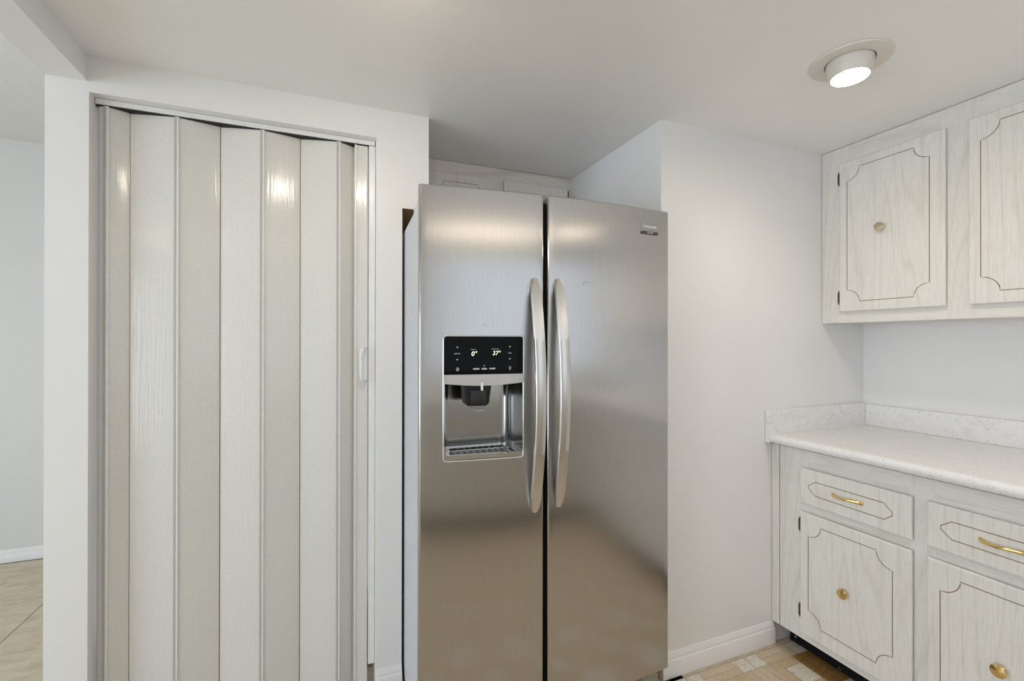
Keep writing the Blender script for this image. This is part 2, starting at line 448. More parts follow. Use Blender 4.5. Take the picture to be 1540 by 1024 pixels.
# ------------------------------------------------------------------ accordion door
ad = empty('door_1', (0, 0, 0)); struct(ad, 'pale beige vinyl accordion folding door with tall pleated panels', 'door')
YN_, YF_ = 1.806, 1.834
ZT, ZBm = 2.0415, 0.012
folds = [(-0.6752, 1.817), (-0.649, YN_), (-0.5935, YF_), (-0.465, YN_), (-0.3430, YF_), (-0.2165, YN_), (-0.0940, YF_), (0.0320, YN_), (0.0855, YF_)]
def panel(p, q, name='panel'):
    (x0, y0), (x1, y1) = p, q
    d = Vector((x1 - x0, y1 - y0)); L = d.length; d.normalize(); n = Vector((d.y, -d.x))
    g = 0.004
    m = MB(); K = 8; pr = []
    for k in range(K + 1):                       # gently crowned slat
        t = k / K; s_ = g + (L - 2 * g) * t; c = 0.0016 * math.sin(math.pi * t) ** 0.5 if 0 < t < 1 else 0
        pr.append((x0 + d.x * s_ + n.x * (0.001 + c), y0 + d.y * s_ + n.y * (0.001 + c)))
    pr += [(x0 + d.x * (L - g) - n.x * 0.004, y0 + d.y * (L - g) - n.y * 0.004), (x0 + d.x * g - n.x * 0.004, y0 + d.y * g - n.y * 0.004)]
    m.prism(pr, 'z', ZBm, ZT)
    return m.build(name, 'linen_vinyl', ad, smooth=30)
for p, q in zip(folds[:-1], folds[1:]): panel(p, q)
for (x, y) in folds[1:]:
    near = y < 1.82
    m = MB()
    if near:
        m.prism([(x - 0.0065, y + 0.002), (x - 0.005, y - 0.002), (x + 0.002, y - 0.0040), (x + 0.0055, y - 0.0045), (x + 0.0080, y - 0.0015), (x + 0.0075, y + 0.004), (x, y + 0.006)], 'z', ZBm, ZT)
        h = m.build('hinge_strip', 'door_strip', ad, smooth=40)
        g = MB().prism([(x - 0.0072, y + 0.0010), (x - 0.0052, y - 0.0028), (x + 0.0016, y - 0.0043), (x + 0.0016, y - 0.0022), (x - 0.004, y)], 'z', ZBm, ZT - 0.001)
        g.build('groove', 'door_strip_grey', h)
    else:
        m.prism([(x - 0.0045, y - 0.001), (x + 0.0050, y - 0.001), (x + 0.005, y + 0.003), (x - 0.0045, y + 0.003)], 'z', ZBm, ZT)
        h = m.build('hinge_strip', 'door_strip', ad)
        MB().box(x - 0.0045, x - 0.0022, y - 0.0022, y + 0.001, ZBm, ZT - 0.001).build('groove', 'groove_brown', h)
# lead post with its pull, strike post, head track
lp = MB()
lp.box(0.0885, 0.1355, 1.803, 1.830, ZBm, ZT - 0.002)
lpo = lp.build('lead_post', 'linen_vinyl', ad, bevel=0.003)
MB().box(0.0885, 0.0935, 1.8005, 1.803, ZBm, ZT - 0.002).build('edge_strip', 'door_strip', lpo)
hx, hz0, hz1 = 0.111, 1.160, 1.281
hp = [(hx + 0.018, 1.806, hz1), (hx + 0.013, 1.790, hz1), (hx + 0.006, 1.776, hz1 - 0.001), (hx + 0.001, 1.771, hz1 - 0.010), (hx, 1.769, hz1 - 0.030), (hx, 1.769, (hz0 + hz1) / 2), (hx, 1.769, hz0 + 0.030), (hx + 0.001, 1.771, hz0 + 0.010), (hx + 0.006, 1.776, hz0 + 0.001), (hx + 0.013, 1.790, hz0), (hx + 0.018, 1.806, hz0)]
MB().sweep(hp, (0.0035, 0.007), 10, (1, 0, 0)).build('pull_handle', 'plastic_white', lpo, smooth=50)
MB().box(0.1385, 0.1620, 1.800, 1.832, 0.098, ZT + 0.0005).build('strike_post', 'door_strip', ad, bevel=0.002)
tr = MB().box(OL + 0.001, 0.1600, 1.8005, 1.845, ZT + 0.003, OT - 0.0005)
tr.build('head_track', 'door_strip', ad, bevel=0.0015)
MB().box(OL + 0.001, 0.1615, 1.806, 1.845, ZT - 0.001, ZT + 0.003).build('track_slot', 'black_gap', ad)

# ------------------------------------------------------------------ refrigerator
FA = (0.248, 1.364); FANG = R(-2.126); FW = 0.8896
fr = empty('refrigerator', (FA[0], FA[1], 0), FANG)
tag(fr, 'stainless steel side-by-side refrigerator with ice and water dispenser in the alcove', 'refrigerator')
BOW = 0.030
def bow(s): return -BOW * (1 - ((s - FW / 2) / (FW / 2)) ** 2)
SG0, SG1 = 0.3875, 0.4020          # gap between the doors
ZF0, ZF1 = 0.132, 1.7755
MB().box(0.004, FW - 0.004, 0.136, 0.74, 0.045, 1.729).build('body', 'fridge_side', fr, bevel=0.004)
MB().box(0.012, FW - 0.012, 0.128, 0.137, 0.135, 1.722).build('gasket', 'black_gap', fr)
def door_mesh(s0, s1, hole=None):
    """front skin bowed, rounded side edges; hole = (sa, sb, za, zb)"""
    rr = 0.005; TH = 0.030
    cols = [(s0, TH), (s0, rr + bow(s0))]
    for k in (1, 2, 3, 4): a = R(90) * k / 4; cols.append((s0 + rr * (1 - math.cos(a)), bow(s0 + rr) * (k / 4) + bow(s0) * (1 - k / 4) + rr * (1 - math.sin(a))))
    ss = [s0 + rr + (s1 - s0 - 2 * rr) * k / 20 for k in range(1, 20)]
    if hole: ss = sorted([x for x in ss if min(abs(x - hole[0]), abs(x - hole[1])) > 0.004] + [hole[0], hole[1]])
    cols += [(x, bow(x)) for x in ss]
    for k in (4, 3, 2, 1): a = R(90) * k / 4; cols.append((s1 - rr * (1 - math.cos(a)), bow(s1 - rr) * (k / 4) + bow(s1) * (1 - k / 4) + rr * (1 - math.sin(a))))
    cols += [(s1, rr + bow(s1)), (s1, TH)]
    zr = 0.004
    rows = [(ZF0, zr), (ZF0 + zr, 0)] + ([(hole[2], 0), (hole[3], 0)] if hole else []) + [(ZF1 - zr, 0), (ZF1, zr)]
    m = MB(); n = len(cols); V = []
    for z, inn in rows:
        for i, (s, y) in enumerate(cols): V.append((s, y + (inn if y < TH else 0), z))
    F = []
    for j in range(len(rows) - 1):
        for i in range(n - 1):
            if hole and abs(rows[j][0] - hole[2]) < 1e-6 and hole[0] - 1e-6 <= cols[i][0] and cols[i + 1][0] <= hole[1] + 1e-6 and 2 < i < n - 4: continue
            F.append((j * n + i, j * n + i + 1, (j + 1) * n + i + 1, (j + 1) * n + i))
    F.append(tuple(range(n))); F.append(tuple((len(rows) - 1) * n + i for i in range(n)))
    if not hole:
        F.append(tuple([0] + [j * n for j in range(1, len(rows))] + [j * n + n - 1 for j in range(len(rows) - 1, -1, -1)]))
    m.add(V, F, 0)
    return m
HS0, HS1, HZ0, HZ1 = 0.0735, 0.3165, 0.9500, 1.3200
fz = door_mesh(0.0, SG0, (HS0, HS1, HZ0, HZ1)).build('freezer_door', 'steel', fr, smooth=40)
rd = door_mesh(SG1, FW).build('refrigerator_door', 'steel', fr, smooth=40)
MB().box(0.001, HS0 - 0.003, 0.030, 0.129, ZF0 + 0.002, 1.732).box(HS1 + 0.003, SG0 - 0.002, 0.030, 0.129, ZF0 + 0.002, 1.732).box(HS0 - 0.003, HS1 + 0.003, 0.030, 0.129, ZF0 + 0.002, HZ0 - 0.005).box(HS0 - 0.003, HS1 + 0.003, 0.030, 0.129, HZ1 + 0.004, 1.732).build('door_liner', 'fridge_side', fz)
MB().box(SG1 + 0.002, FW - 0.001, 0.030, 0.129, ZF0 + 0.002, 1.732).build('door_liner', 'fridge_side', rd)
MB().box(SG0 - 0.0045, SG1 + 0.0045, 0.012, 0.127, ZF0 + 0.01, 1.762).build('centre_gasket', 'black_gap', fr)
for s0 in (0.012, FW - 0.075):
    MB().prism([(0.040, 1.7325), (0.044, 1.748), (0.060, 1.754), (0.12, 1.748), (0.14, 1.7325)], 'x', s0, s0 + 0.063).build('hinge_cover', 'fridge_side', fr, smooth=30)
# curved bar handles
def handle(sc, z0, z1, parent):
    K = 40; prof = []
    m = MB(); V = []; F = []
    sec = [(-1, 0.6), (-0.97, -0.5), (-0.86, -0.9), (0, -1.05), (0.86, -0.9), (0.97, -0.5), (1, 0.6), (0.8, 1), (-0.8, 1)]
    n = len(sec)
    for k in range(K + 1):
        t = k / K; z = z0 + (z1 - z0) * t
        e = min(t, 1 - t) * K
        off = 0.004 + 0.054 * (math.sin(math.pi * t) ** 0.85)
        wd = 0.0178 * (min(1, 0.42 + 0.58 * math.sqrt(min(1, e / 2.6))))
        th = 0.006 + 0.003 * (1 - math.sin(math.pi * t))
        for (a, b_) in sec: V.append((sc + a * wd, bow(sc) - off + b_ * th, z))
    for k in range(K):
        for i in range(n):
            j = (i + 1) % n; F.append((k * n + i, k * n + j, (k + 1) * n + j, (k + 1) * n + i))
    F += [tuple(range(n)), tuple(K * n + i for i in range(n))]
    return m.add(V, F).build('handle', 'steel_smooth', parent, smooth=50)
handle(0.3545, 0.772, 1.506, fz)
handle(0.4355, 0.780, 1.508, rd)

# dispenser
ds = empty('dispenser'); ds.parent = fr
ds.location = (0, 0, 0)
def wp(m): return m.warp(lambda x, y, z: (x, y + bow(x), z))
def rrect(x0, x1, z0, z1, r, corners=(1, 1, 1, 1), n=5):
    P = []
    for (cx, cz, a0, on) in ((x1 - r, z1 - r, 0, corners[0]), (x0 + r, z1 - r, 90, corners[1]), (x0 + r, z0 + r, 180, corners[2]), (x1 - r, z0 + r, 270, corners[3])):
        if on:
            for k in range(n + 1): a = R(a0 + 90 * k / n); P.append((cx + r * math.cos(a), cz + r * math.sin(a)))
        else:
            a = R(a0 + 45); P.append((cx + r * (1 if math.cos(a) > 0 else -1), cz + r * (1 if math.sin(a) > 0 else -1)))
    return P
# bezel round the whole unit
oP = rrect(0.0705, 0.3195, 0.9465, 1.3240, 0.010); n = len(oP)
m = MB()
path = []
for (x, z) in oP: path.append((x, -0.0005, z))
dense = []
for i in range(n):
    p, q = Vector(path[i]), Vector(path[(i + 1) % n]); K = max(1, int((q - p).length / 0.03))
    for k in range(K): dense.append(p.lerp(q, k / K))
wp(MB().sweep(dense, 0.0020, 8, (0, 1, 0), closed=True)).build('bezel', 'chrome', ds, smooth=60)
def slab(prof, y0, y1, cols=10):
    """flat outline given thickness, cut into vertical strips so that it can follow the bow"""
    bm = bmesh.new()
    vs = [bm.verts.new((p[0], y0, p[1])) for p in prof]
    bm.faces.new(vs)
    xs = [p[0] for p in prof]; a, b_ = min(xs), max(xs)
    for k in range(1, cols):
        x = a + (b_ - a) * k / cols
        bmesh.ops.bisect_plane(bm, geom=bm.verts[:] + bm.edges[:] + bm.faces[:], plane_co=(x, 0, 0), plane_no=(1, 0, 0))
    r_ = bmesh.ops.extrude_face_region(bm, geom=bm.faces[:])
    for v_ in r_['geom']:
        if isinstance(v_, bmesh.types.BMVert): v_.co.y = y1
    m = MB(); bm.verts.index_update()
    m.add([tuple(v_.co) for v_ in bm.verts], [tuple(v_.index for v_ in f.verts) for f in bm.faces]); bm.free()
    return wp(m)
cp = slab(rrect(0.0725, 0.3175, 1.2075, 1.3220, 0.009, (1, 1, 0, 0)), -0.0022, 0.02).build('control_panel', 'panel_black', ds)
# silver lip with bowed lower edge
lipP = [(0.0725, 1.2070), (0.0725, 1.1800)] + [(0.0725 + 0.245 * k / 12, 1.1800 - 0.0075 * math.sin(math.pi * k / 12)) for k in range(1, 12)] + [(0.3175, 1.1800), (0.3175, 1.2070)]
slab(lipP, -0.0030, 0.030).build('lip', 'silver_trim', ds, smooth=30)
# recess: tub with rounded rear corners that narrows backwards
RD = 0.120
def plan(z):
    k = (1.18 - z) / 0.23
    x0, x1 = 0.0735, 0.3165
    pts = [(x0, 0.0), (x0 + 0.004, RD * 0.55)]
    cr = 0.030
    for i in range(7): a = R(180 - 90 * i / 6); pts.append((x0 + 0.006 + cr + cr * math.cos(a), RD - cr + cr * math.sin(a)))
    for i in range(7): a = R(90 - 90 * i / 6); pts.append((x1 - 0.006 - cr + cr * math.cos(a), RD - cr + cr * math.sin(a)))
    pts += [(x1 - 0.004, RD * 0.55), (x1, 0.0)]
    return pts
V = []; F = []; zs = [0.962, 1.00, 1.10, 1.215]; pl = plan(1.0); n = len(pl)
for z in zs:
    for (x, y) in pl: V.append((x, y + (bow(x) * (1 - y / RD) + bow(0.195) * y / RD), z))
for j in range(len(zs) - 1):
    for i in range(n - 1): F.append((j * n + i, j * n + i + 1, (j + 1) * n + i + 1, (j + 1) * n + i))
MB().add(V, F).build('recess', 'recess_steel', ds, smooth=50)
wp(MB().box(HS0 + 0.001, HS1 - 0.001, 0.022, RD + 0.004, 1.188, 1.204)).build('recess_roof', 'plastic_dark', ds)
# drip tray with raised rim and grille
V = []; F = []
inset = [(0.195 + (x - 0.195) * 0.86, 0.012 + y * 0.78) for x, y in pl]
def bw(x, y): return bow(x) * max(0, 1 - y / RD) + bow(0.195) * min(1, y / RD)
for (ring, z) in ((pl, 0.9485), (pl, 0.964), (inset, 0.9635), (inset, 0.954)):
    for (x, y) in ring: V.append((x, y + bw(x, y), z))
for j in range(3):
    for i in range(n): F.append((j * n + i, j * n + (i + 1) % n, (j + 1) * n + (i + 1) % n, (j + 1) * n + i))
F.append(tuple(3 * n + i for i in range(n))); F.append(tuple(range(n)))
dt = MB().add(V, F).build('drip_tray', 'tray_steel', ds, smooth=35)
gm = MB().box(0.104, 0.286, 0.022, 0.088, 0.9545, 0.9565)
for k in range(9): gm.box(0.108 + k * 0.0205, 0.118 + k * 0.0205, 0.026, 0.084, 0.9565, 0.9590)
gm.warp(lambda x, y, z: (x, y + bw(x, y), z)).build('drip_grille', 'grille_grey', ds)
# water and ice chute with clear paddle
ch = MB()
pr = [(0.132, 1.205), (0.140, 1.118), (0.146, 1.110), (0.205, 1.110), (0.212, 1.118), (0.224, 1.205)]
ch.prism([(x, z) for x, z in pr], 'y', 0.006, 0.060); wp(ch).build('chute', 'plastic_dark', ds, bevel=0.004)
wp(MB().box(0.153, 0.198, -0.004, 0.001, 1.096, 1.160)).build('paddle', 'clear_plastic', ds, bevel=0.002)
wp(MB().box(0.183, 0.190, -0.006, 0.000, 1.158, 1.182)).build('water_spout', 'print_white', ds, bevel=0.0015)
# printing and display on the panel
def label_text(body, s, z, size, mat, parent, name='lettering', shear=0.0, y=-0.0026, bold=0.0, xs=1.0):
    me = text_mesh(name, body, size, mat, shear, 0.00015, bold)
    for v_ in me.vertices:
        x, yy, zz = v_.co
        X = s + x * xs
        v_.co = (X, y - zz + bow(X), z + yy)
    return link(name, me, parent)
label_text('water', 0.1690, 1.2245, 0.0085, 'print_white', ds, bold=0.0002)
label_text('cube', 0.1935, 1.2245, 0.0085, 'print_white', ds, bold=0.0002)
label_text('crush', 0.2185, 1.2250, 0.0085, 'print_white', ds, bold=0.0002)
label_text('options', 0.1115, 1.2711, 0.0070, 'print_grey', ds, xs=0.9)
label_text('temp', 0.2746, 1.2722, 0.0065, 'print_grey', ds, xs=0.85)
label_text('freezer', 0.1600, 1.2830, 0.0052, 'print_grey', ds)
label_text('refrigerator', 0.2280, 1.2845, 0.0052, 'print_grey', ds)
label_text('0\u00b0', 0.1620, 1.2695, 0.0200, 'led_digit', ds, 'digits', 0.15)
label_text('37\u00b0', 0.2315, 1.2710, 0.0185, 'led_digit', ds, 'digits', 0.15)
def icon(pts, name='icon', mat='print_white', y=-0.0026):
    m = MB(); k = len(pts)
    m.add([(x, y, z) for x, z in pts] + [(x, -0.001, z) for x, z in pts], [tuple(range(k))] + [(i, (i + 1) % k, (i + 1) % k + k, i + k) for i in range(k)])
    return wp(m).build(name, mat, ds)
for (s, z, dr) in ((0.1114, 1.2901, 1), (0.1115, 1.2521, -1), (0.2746, 1.2918, 1), (0.2746, 1.2536, -1)):
    icon([(s - 0.0026, z - 0.0018 * dr), (s + 0.0026, z - 0.0018 * dr), (s, z + 0.0022 * dr)])
icon([(0.1935 + 0.0016 * math.cos(R(a)), 1.2335 + 0.0016 * math.sin(R(a))) for a in range(0, 360, 45)])
# padlock and light bulb outlines
def outline(pts, closed=True, rad=0.0005):
    wp(MB().sweep([(x, -0.0024, z) for x, z in pts], rad, 6, (0, 1, 0), closed=closed)).build('icon', 'print_white', ds)
outline([(0.1085, 1.2195), (0.1165, 1.2195), (0.1165, 1.2245), (0.1085, 1.2245)], rad=0.0006)
outline([(0.1095 + 0.0 + 0.003 + 0.003 * math.cos(R(a)), 1.2255 + 0.003 * math.sin(R(a))) for a in range(0, 181, 30)], False, 0.0006)
outline([(0.1110, 1.2215), (0.1140, 1.2215), (0.1140, 1.2225), (0.1110, 1.2225)], rad=0.0005)
outline([(0.2747 + 0.0032 * math.cos(R(a)), 1.2265 + 0.0032 * math.sin(R(a))) for a in range(-50, 231, 28)] + [(0.2735, 1.2200), (0.2759, 1.2200)], True, 0.0005)
# maker's badge on the right door
bd = empty('badge'); bd.parent = fr
slab(rrect(0.7640, 0.8365, 1.6845, 1.7245, 0.003), -0.0035, 0.001, 6).build('plate', 'badge_grey', bd)
slab(rrect(0.7640, 0.8365, 1.6840, 1.6935, 0.002), -0.0042, 0.001, 6).build('plate_band', 'badge_dark', bd)
slab(rrect(0.7640, 0.7670, 1.6940, 1.7245, 0.001), -0.0045, 0.001, 2).build('plate_edge', 'chrome', bd)
label_text('FRIGIDAIRE', 0.8010, 1.7095, 0.0110, 'print_white', bd, y=-0.0040, bold=0.0003)
label_text('GALLERY', 0.8005, 1.6888, 0.0070, 'print_white', bd, y=-0.0047)
# scuffs left on the doors
def scuff(pts, parent, rad=0.0006):
    MB().sweep([(x, bow(x) - 0.0002, z) for x, z in pts], (rad, 0.0003), 4, (0, 1, 0)).build('scuff', 'scuff_grey', parent)
scuff([(0.527, 1.498), (0.535, 1.504), (0.549, 1.501), (0.562, 1.503), (0.572, 1.500)], rd)
scuff([(0.535, 1.504), (0.530, 1.492)], rd)
scuff([(0.190, 1.365), (0.197, 1.360), (0.205, 1.364)], fz); scuff([(0.186, 1.357), (0.208, 1.354)], fz)
scuff([(0.790, 1.664), (0.800, 1.662)], rd, 0.0009)
# base grille and feet
MB().box(0.02, FW - 0.02, 0.10, 0.125, 0.02, 0.125).build('base_grille', 'plastic_dark', fr)
for s0 in (0.015, FW - 0.085):
    MB().prism([(s0, 0.10), (s0 + 0.07, 0.10), (s0 + 0.062, 0.05), (s0 + 0.066, 0.0), (s0 + 0.004, 0.0), (s0 + 0.008, 0.05)], 'y', 0.035, 0.12).build('foot', 'foot_grey', fr, bevel=0.004)

# ------------------------------------------------------------------ cabinet kit (fronts face -X, so profile lives in y/z)
def notched(y0, y1, z0, z1, r, n=7):
    P = []
    for (cy, cz, a0) in ((y1, z1, 270), (y0, z1, 0), (y0, z0, 90), (y1, z0, 180)):
        for k in range(n + 1): a = R(a0 - 90 * k / n); P.append((cy + r * math.cos(a), cz + r * math.sin(a)))
    return P
def groove(P, x, parent, wd=0.0017):
    m = MB().sweep([(x, p[0], p[1]) for p in P], (wd, 0.0007), 4, (1, 0, 0), closed=True)
    return m.build('groove', 'groove_brown', parent)
def knob(x, y, z, parent, mat):
    T = Matrix.Translation((x, y, z)) @ Matrix.Rotation(R(-90), 4, 'Y')
    m = MB().lathe([(0.008, 0.0), (0.0065, 0.002), (0.005, 0.006), (0.006, 0.012), (0.0125, 0.0165), (0.0175, 0.0185), (0.0185, 0.0200), (0.0178, 0.0213), (0.009, 0.0232), (0.0008, 0.0242)], 14, T)
    return m.build('knob', mat, parent, smooth=18)
def hinge(x, y, z, parent, L=0.062):
    m = MB(); T = Matrix.Translation((x, y, z - L / 2))
    pr = [(0.0008, 0), (0.0028, 0.006), (0.0018, 0.009), (0.0052, 0.010)]
    for k in range(4):
        a = 0.010 + (L - 0.020) * k / 4; b_ = 0.010 + (L - 0.020) * (k + 1) / 4
        pr += [(0.0052, a + 0.001), (0.0052, b_ - 0.0012), (0.0034, b_ - 0.0006)]
    pr += [(0.0052, L - 0.010), (0.0018, L - 0.009), (0.0028, L - 0.006), (0.0008, L)]
    m.lathe(pr, 10, T)
    m.box(x, x + 0.004, y - 0.001, y + 0.005, z - L / 2 + 0.012, z + L / 2 - 0.012)
    return m.build('hinge', 'hinge_dark', parent, smooth=35)
def leaf(name, x, y0, y1, z0, z1, parent, mat='oak_vertical', th=0.018):
    """lipped front: rounded face edges, back edge rebated all round"""
    c, bk = 0.005, 0.006
    m = MB()
    rings = [(x + th, bk), (x + th * 0.55, bk * 0.3), (x + th * 0.42, 0), (x + 0.004, 0), (x + 0.0012, 0.0015), (x, c)]
    V = []; F = []
    for (xx, i) in rings: V += [(xx, y0 + i, z0 + i), (xx, y1 - i, z0 + i), (xx, y1 - i, z1 - i), (xx, y0 + i, z1 - i)]
    for j in range(len(rings) - 1):
        for k in range(4): k2 = (k + 1) % 4; F.append((j * 4 + k, j * 4 + k2, j * 4 + 4 + k2, j * 4 + 4 + k))
    F += [(0, 1, 2, 3), tuple(len(rings) * 4 - 4 + k for k in range(4))]
    return m.add(V, F).build(name, mat, parent)

# ---- wall cabinet over the worktop
def wall_cabinet(label):
    c = empty('wall_cabinet', (XUC, 1.4432, 1.3915))
    tag(c, label, 'cabinet')
    inv = Matrix.Translation((-XUC, -1.4432, -1.3915))
    def P(m): return m.warp(lambda x, y, z: (x - XUC, y - 1.4432, z - 1.3915))
    ye = 0.478
    yt = YW - 0.002
    P(MB().box(XUC + 0.019, XW - 0.001, ye, yt, 1.3935, ZC - 0.002)).build('carcass', 'oak_horizontal', c)
    for (y0, y1) in ((1.330, yt), (0.890, 0.997), (ye, 0.560)):
        P(MB().box(XUC, XUC + 0.018, y0, y1, 1.3915, ZC - 0.002)).build('stile', 'oak_vertical', c)
    for (y0, y1) in ((0.997, 1.330), (0.560, 0.890)):
        P(MB().box(XUC, XUC + 0.018, y0, y1, 2.062, ZC - 0.002)).build('rail', 'oak_horizontal', c)
        P(MB().box(XUC, XUC + 0.018, y0, y1, 1.3915, 1.448)).build('rail', 'oak_horizontal', c)
    for (y0, y1, dz) in ((0.9765, 1.353, 0.0), (0.535, 0.9115, 0.0)):
        x = XUC - 0.0185
        dr = leaf('door', x - XUC, y0 - 1.4432, y1 - 1.4432, 1.4395 - 1.3915, 2.0925 - 1.3915, c)
        g = notched(y0 + 0.0475, y1 - 0.034, 1.4815, 2.0565, 0.050)
        groove([(a - 1.4432, b_ - 1.3915) for a, b_ in g], x - XUC, dr)
        knob(x - XUC, (y0 + y1) / 2 + 0.020 - 1.4432, 1.7774 - 1.3915, dr, 'old_brass')
        if y1 > 1:
            for z in (2.027, 1.502): hinge(x - XUC + 0.006, y1 + 0.0045 - 1.4432, z - 1.3915, dr)
        else:
            for z in (2.027, 1.502): hinge(x - XUC + 0.006, y0 - 0.0045 - 1.4432, z - 1.3915, dr)
    return c
wc = wall_cabinet('whitewashed oak wall cabinet with brown grooved doors hanging above the worktop')
w2 = copy_tree(wc); w2.location.y -= 0.967
w2['label'] = 'whitewashed oak wall cabinet next along the right wall towards the camera'

# ---- base cabinet
BL = (XLC, 1.4056, 0)
def base_cabinet(label, filler=True):
    c = empty('base_cabinet', BL); tag(c, label, 'cabinet')
    def P(m): return m.warp(lambda x, y, z: (x - BL[0], y - BL[1], z))
    Y0, YE = 1.4035, 0.445
    ZK, ZT_ = 0.0985, 0.8725
    P(MB().box(XLC + 0.019, XW - 0.002, YE, YW - 0.002 if filler else Y0, ZK, ZT_)).build('carcass', 'oak_horizontal', c)
    P(MB().box(1.8875, 1.8995, YE, YW - 0.0155 if filler else Y0, 0.0, ZK)).build('toe_kick', 'toe_black', c)
    for (y0, y1) in ((1.281, Y0), (0.862, 0.931), (YE, 0.510)):
        P(MB().box(XLC, XLC + 0.018, y0, y1, ZK, ZT_)).build('stile', 'oak_vertical', c)
    for (y0, y1) in ((0.931, 1.281), (0.510, 0.862)):
        for (z0, z1) in ((0.783, ZT_), (0.607, 0.672), (ZK, 0.148)):
            P(MB().box(XLC, XLC + 0.018, y0, y1, z0, z1)).build('rail', 'oak_horizontal', c)
    if filler:
        P(MB().box(XLC - 0.001, XLC + 0.017, Y0 + 0.0035, YW - 0.002, ZK, ZT_)).build('filler_strip', 'oak_vertical', c)
        P(MB().box(XLC + 0.012, XLC + 0.0185, Y0 - 0.001, Y0 + 0.005, ZK + 0.002, ZT_)).build('dark_gap', 'groove_brown', c)
    x = XLC - 0.0185 - BL[0]
    for (y0, y1) in ((0.9165, 1.3013), (0.4900, 0.8755)):
        a, b_ = y0 - BL[1], y1 - BL[1]
        dw = leaf('drawer', x, a, b_, 0.6565, 0.7995, c)
        yl, yr = b_ - 0.0363, a + 0.0555
        groove([(yl, 0.7345), (yl - 0.027, 0.7555), (yr + 0.026, 0.7535), (yr, 0.7290), (yr, 0.7180), (yr + 0.024, 0.6970), (yl - 0.027, 0.7005), (yl, 0.7245)], x, dw)
        yc = (a + b_) / 2 + 0.010
        K = 16; pts = []
        for k in range(K + 1):
            t = k / K; pts.append((x + 0.001 - 0.021 * math.sin(math.pi * t) ** 0.7, yc + 0.053 - 0.106 * t, 0.7285 - 0.0015 * t - 0.002 * math.sin(2 * math.pi * t)))
        MB().sweep(pts, lambda t: (0.0035 + 0.0012 * math.cos(4 * math.pi * t), 0.0048 + 0.003 * abs(2 * t - 1) ** 3), 10, (0, 0, 1)).build('pull', 'brass', dw, smooth=50)
        dr = leaf('door', x, a, b_, 0.131, 0.622, c)
        groove(notched(a + 0.055, b_ - 0.035, 0.187, 0.581, 0.050), x, dr)
        knob(x, (a + b_) / 2 + 0.0167, 0.3772, dr, 'brass')
        for z in (0.566, 0.219): hinge(x + 0.006, (b_ + 0.0045) if y1 > 1 else (a - 0.0045), z, dr)
    return c
bc = base_cabinet('whitewashed oak base cabinet with brass pulls under the speckled worktop')
b2 = base_cabinet('whitewashed oak base cabinet next along the right wall towards the camera', False)
b2.location.y -= 0.961

# ---- worktop with splashbacks
ct = empty('countertop', (1.755, YW, 0.873)); tag(ct, 'white speckled laminate worktop with raised splashback on the base cabinets', 'countertop')
def CP(m): return m.warp(lambda x, y, z: (x - 1.755, y - YW, z - 0.873))
nose = [(XW - 0.001, 0.8735), (1.768, 0.8735)]
for k in range(0, 9): a = R(270 - 180 * k / 8); nose.append((1.7735 + 0.0185 * math.cos(a), 0.892 + 0.0185 * math.sin(a)))
nose += [(1.782, 0.9118), (1.792, 0.9105), (1.803, 0.9100), (XW - 0.001, 0.9100)]
CP(MB().prism(nose, 'y', -0.52, YW - 0.0225)).build('slab', 'laminate', ct, smooth=40)
CP(MB().box(XW - 0.021, XW - 0.001, -0.52, YW - 0.0225, 0.9102, 1.0105)).build('backsplash', 'laminate', ct, bevel=0.002)
CP(MB().box(1.7515, XW - 0.001, YW - 0.022, YW - 0.001, 0.8750, 1.0140)).build('end_splash', 'laminate', ct, bevel=0.002)

# ---- cabinet above the refrigerator, at the back of the alcove
oc = empty('wall_cabinet', (XAL, YB, 1.83)); tag(oc, 'whitewashed oak cabinet at the back of the alcove above the refrigerator', 'cabinet')
def OP(m): return m.warp(lambda x, y, z: (x - XAL, y - YB, z - 1.83))
OP(MB().box(XAL + 0.001, XAR - 0.001, YB + 0.019, YB + 0.298, 1.832, ZC - 0.002)).build('carcass', 'oak_across', oc)
OP(MB().box(XAL + 0.001, XAR - 0.001, YB, YB + 0.018, 2.105, ZC - 0.002)).build('rail', 'oak_across', oc)
OP(MB().box(XAL + 0.001, XAR - 0.001, YB, YB + 0.018, 1.830, 1.865)).build('rail', 'oak_across', oc)
for (x0, x1) in ((XAL + 0.001, 0.425), (0.742, 0.822), (1.150, XAR - 0.001)):
    OP(MB().box(x0, x1, YB, YB + 0.018, 1.865, 2.105)).build('stile', 'oak_vertical', oc)
for (x0, x1) in ((0.415, 0.757), (0.808, 1.1655)):
    dr = OP(MB().box(x0, x1, YB - 0.018, YB - 0.0005, 1.845, 2.109)).build('door', 'oak_vertical', oc, bevel=0.004)
    g = notched(x0 + 0.045, x1 - 0.045, 1.885, 2.066 if x0 < 0.6 else 2.052, 0.04)
    OP(MB().sweep([(a, YB - 0.018, b_) for a, b_ in g], (0.0016, 0.0007), 4, (0, 1, 0), closed=True)).build('groove', 'groove_brown', dr)
    hxx = x0 - 0.004 if x0 < 0.6 else x1 + 0.004
    for z in (2.076, 1.88):
        OP(MB().lathe([(0.001, 0), (0.004, 0.006), (0.004, 0.05), (0.001, 0.056)], 8, Matrix.Translation((hxx, YB - 0.011, z - 0.03)))).build('hinge', 'hinge_dark', dr)

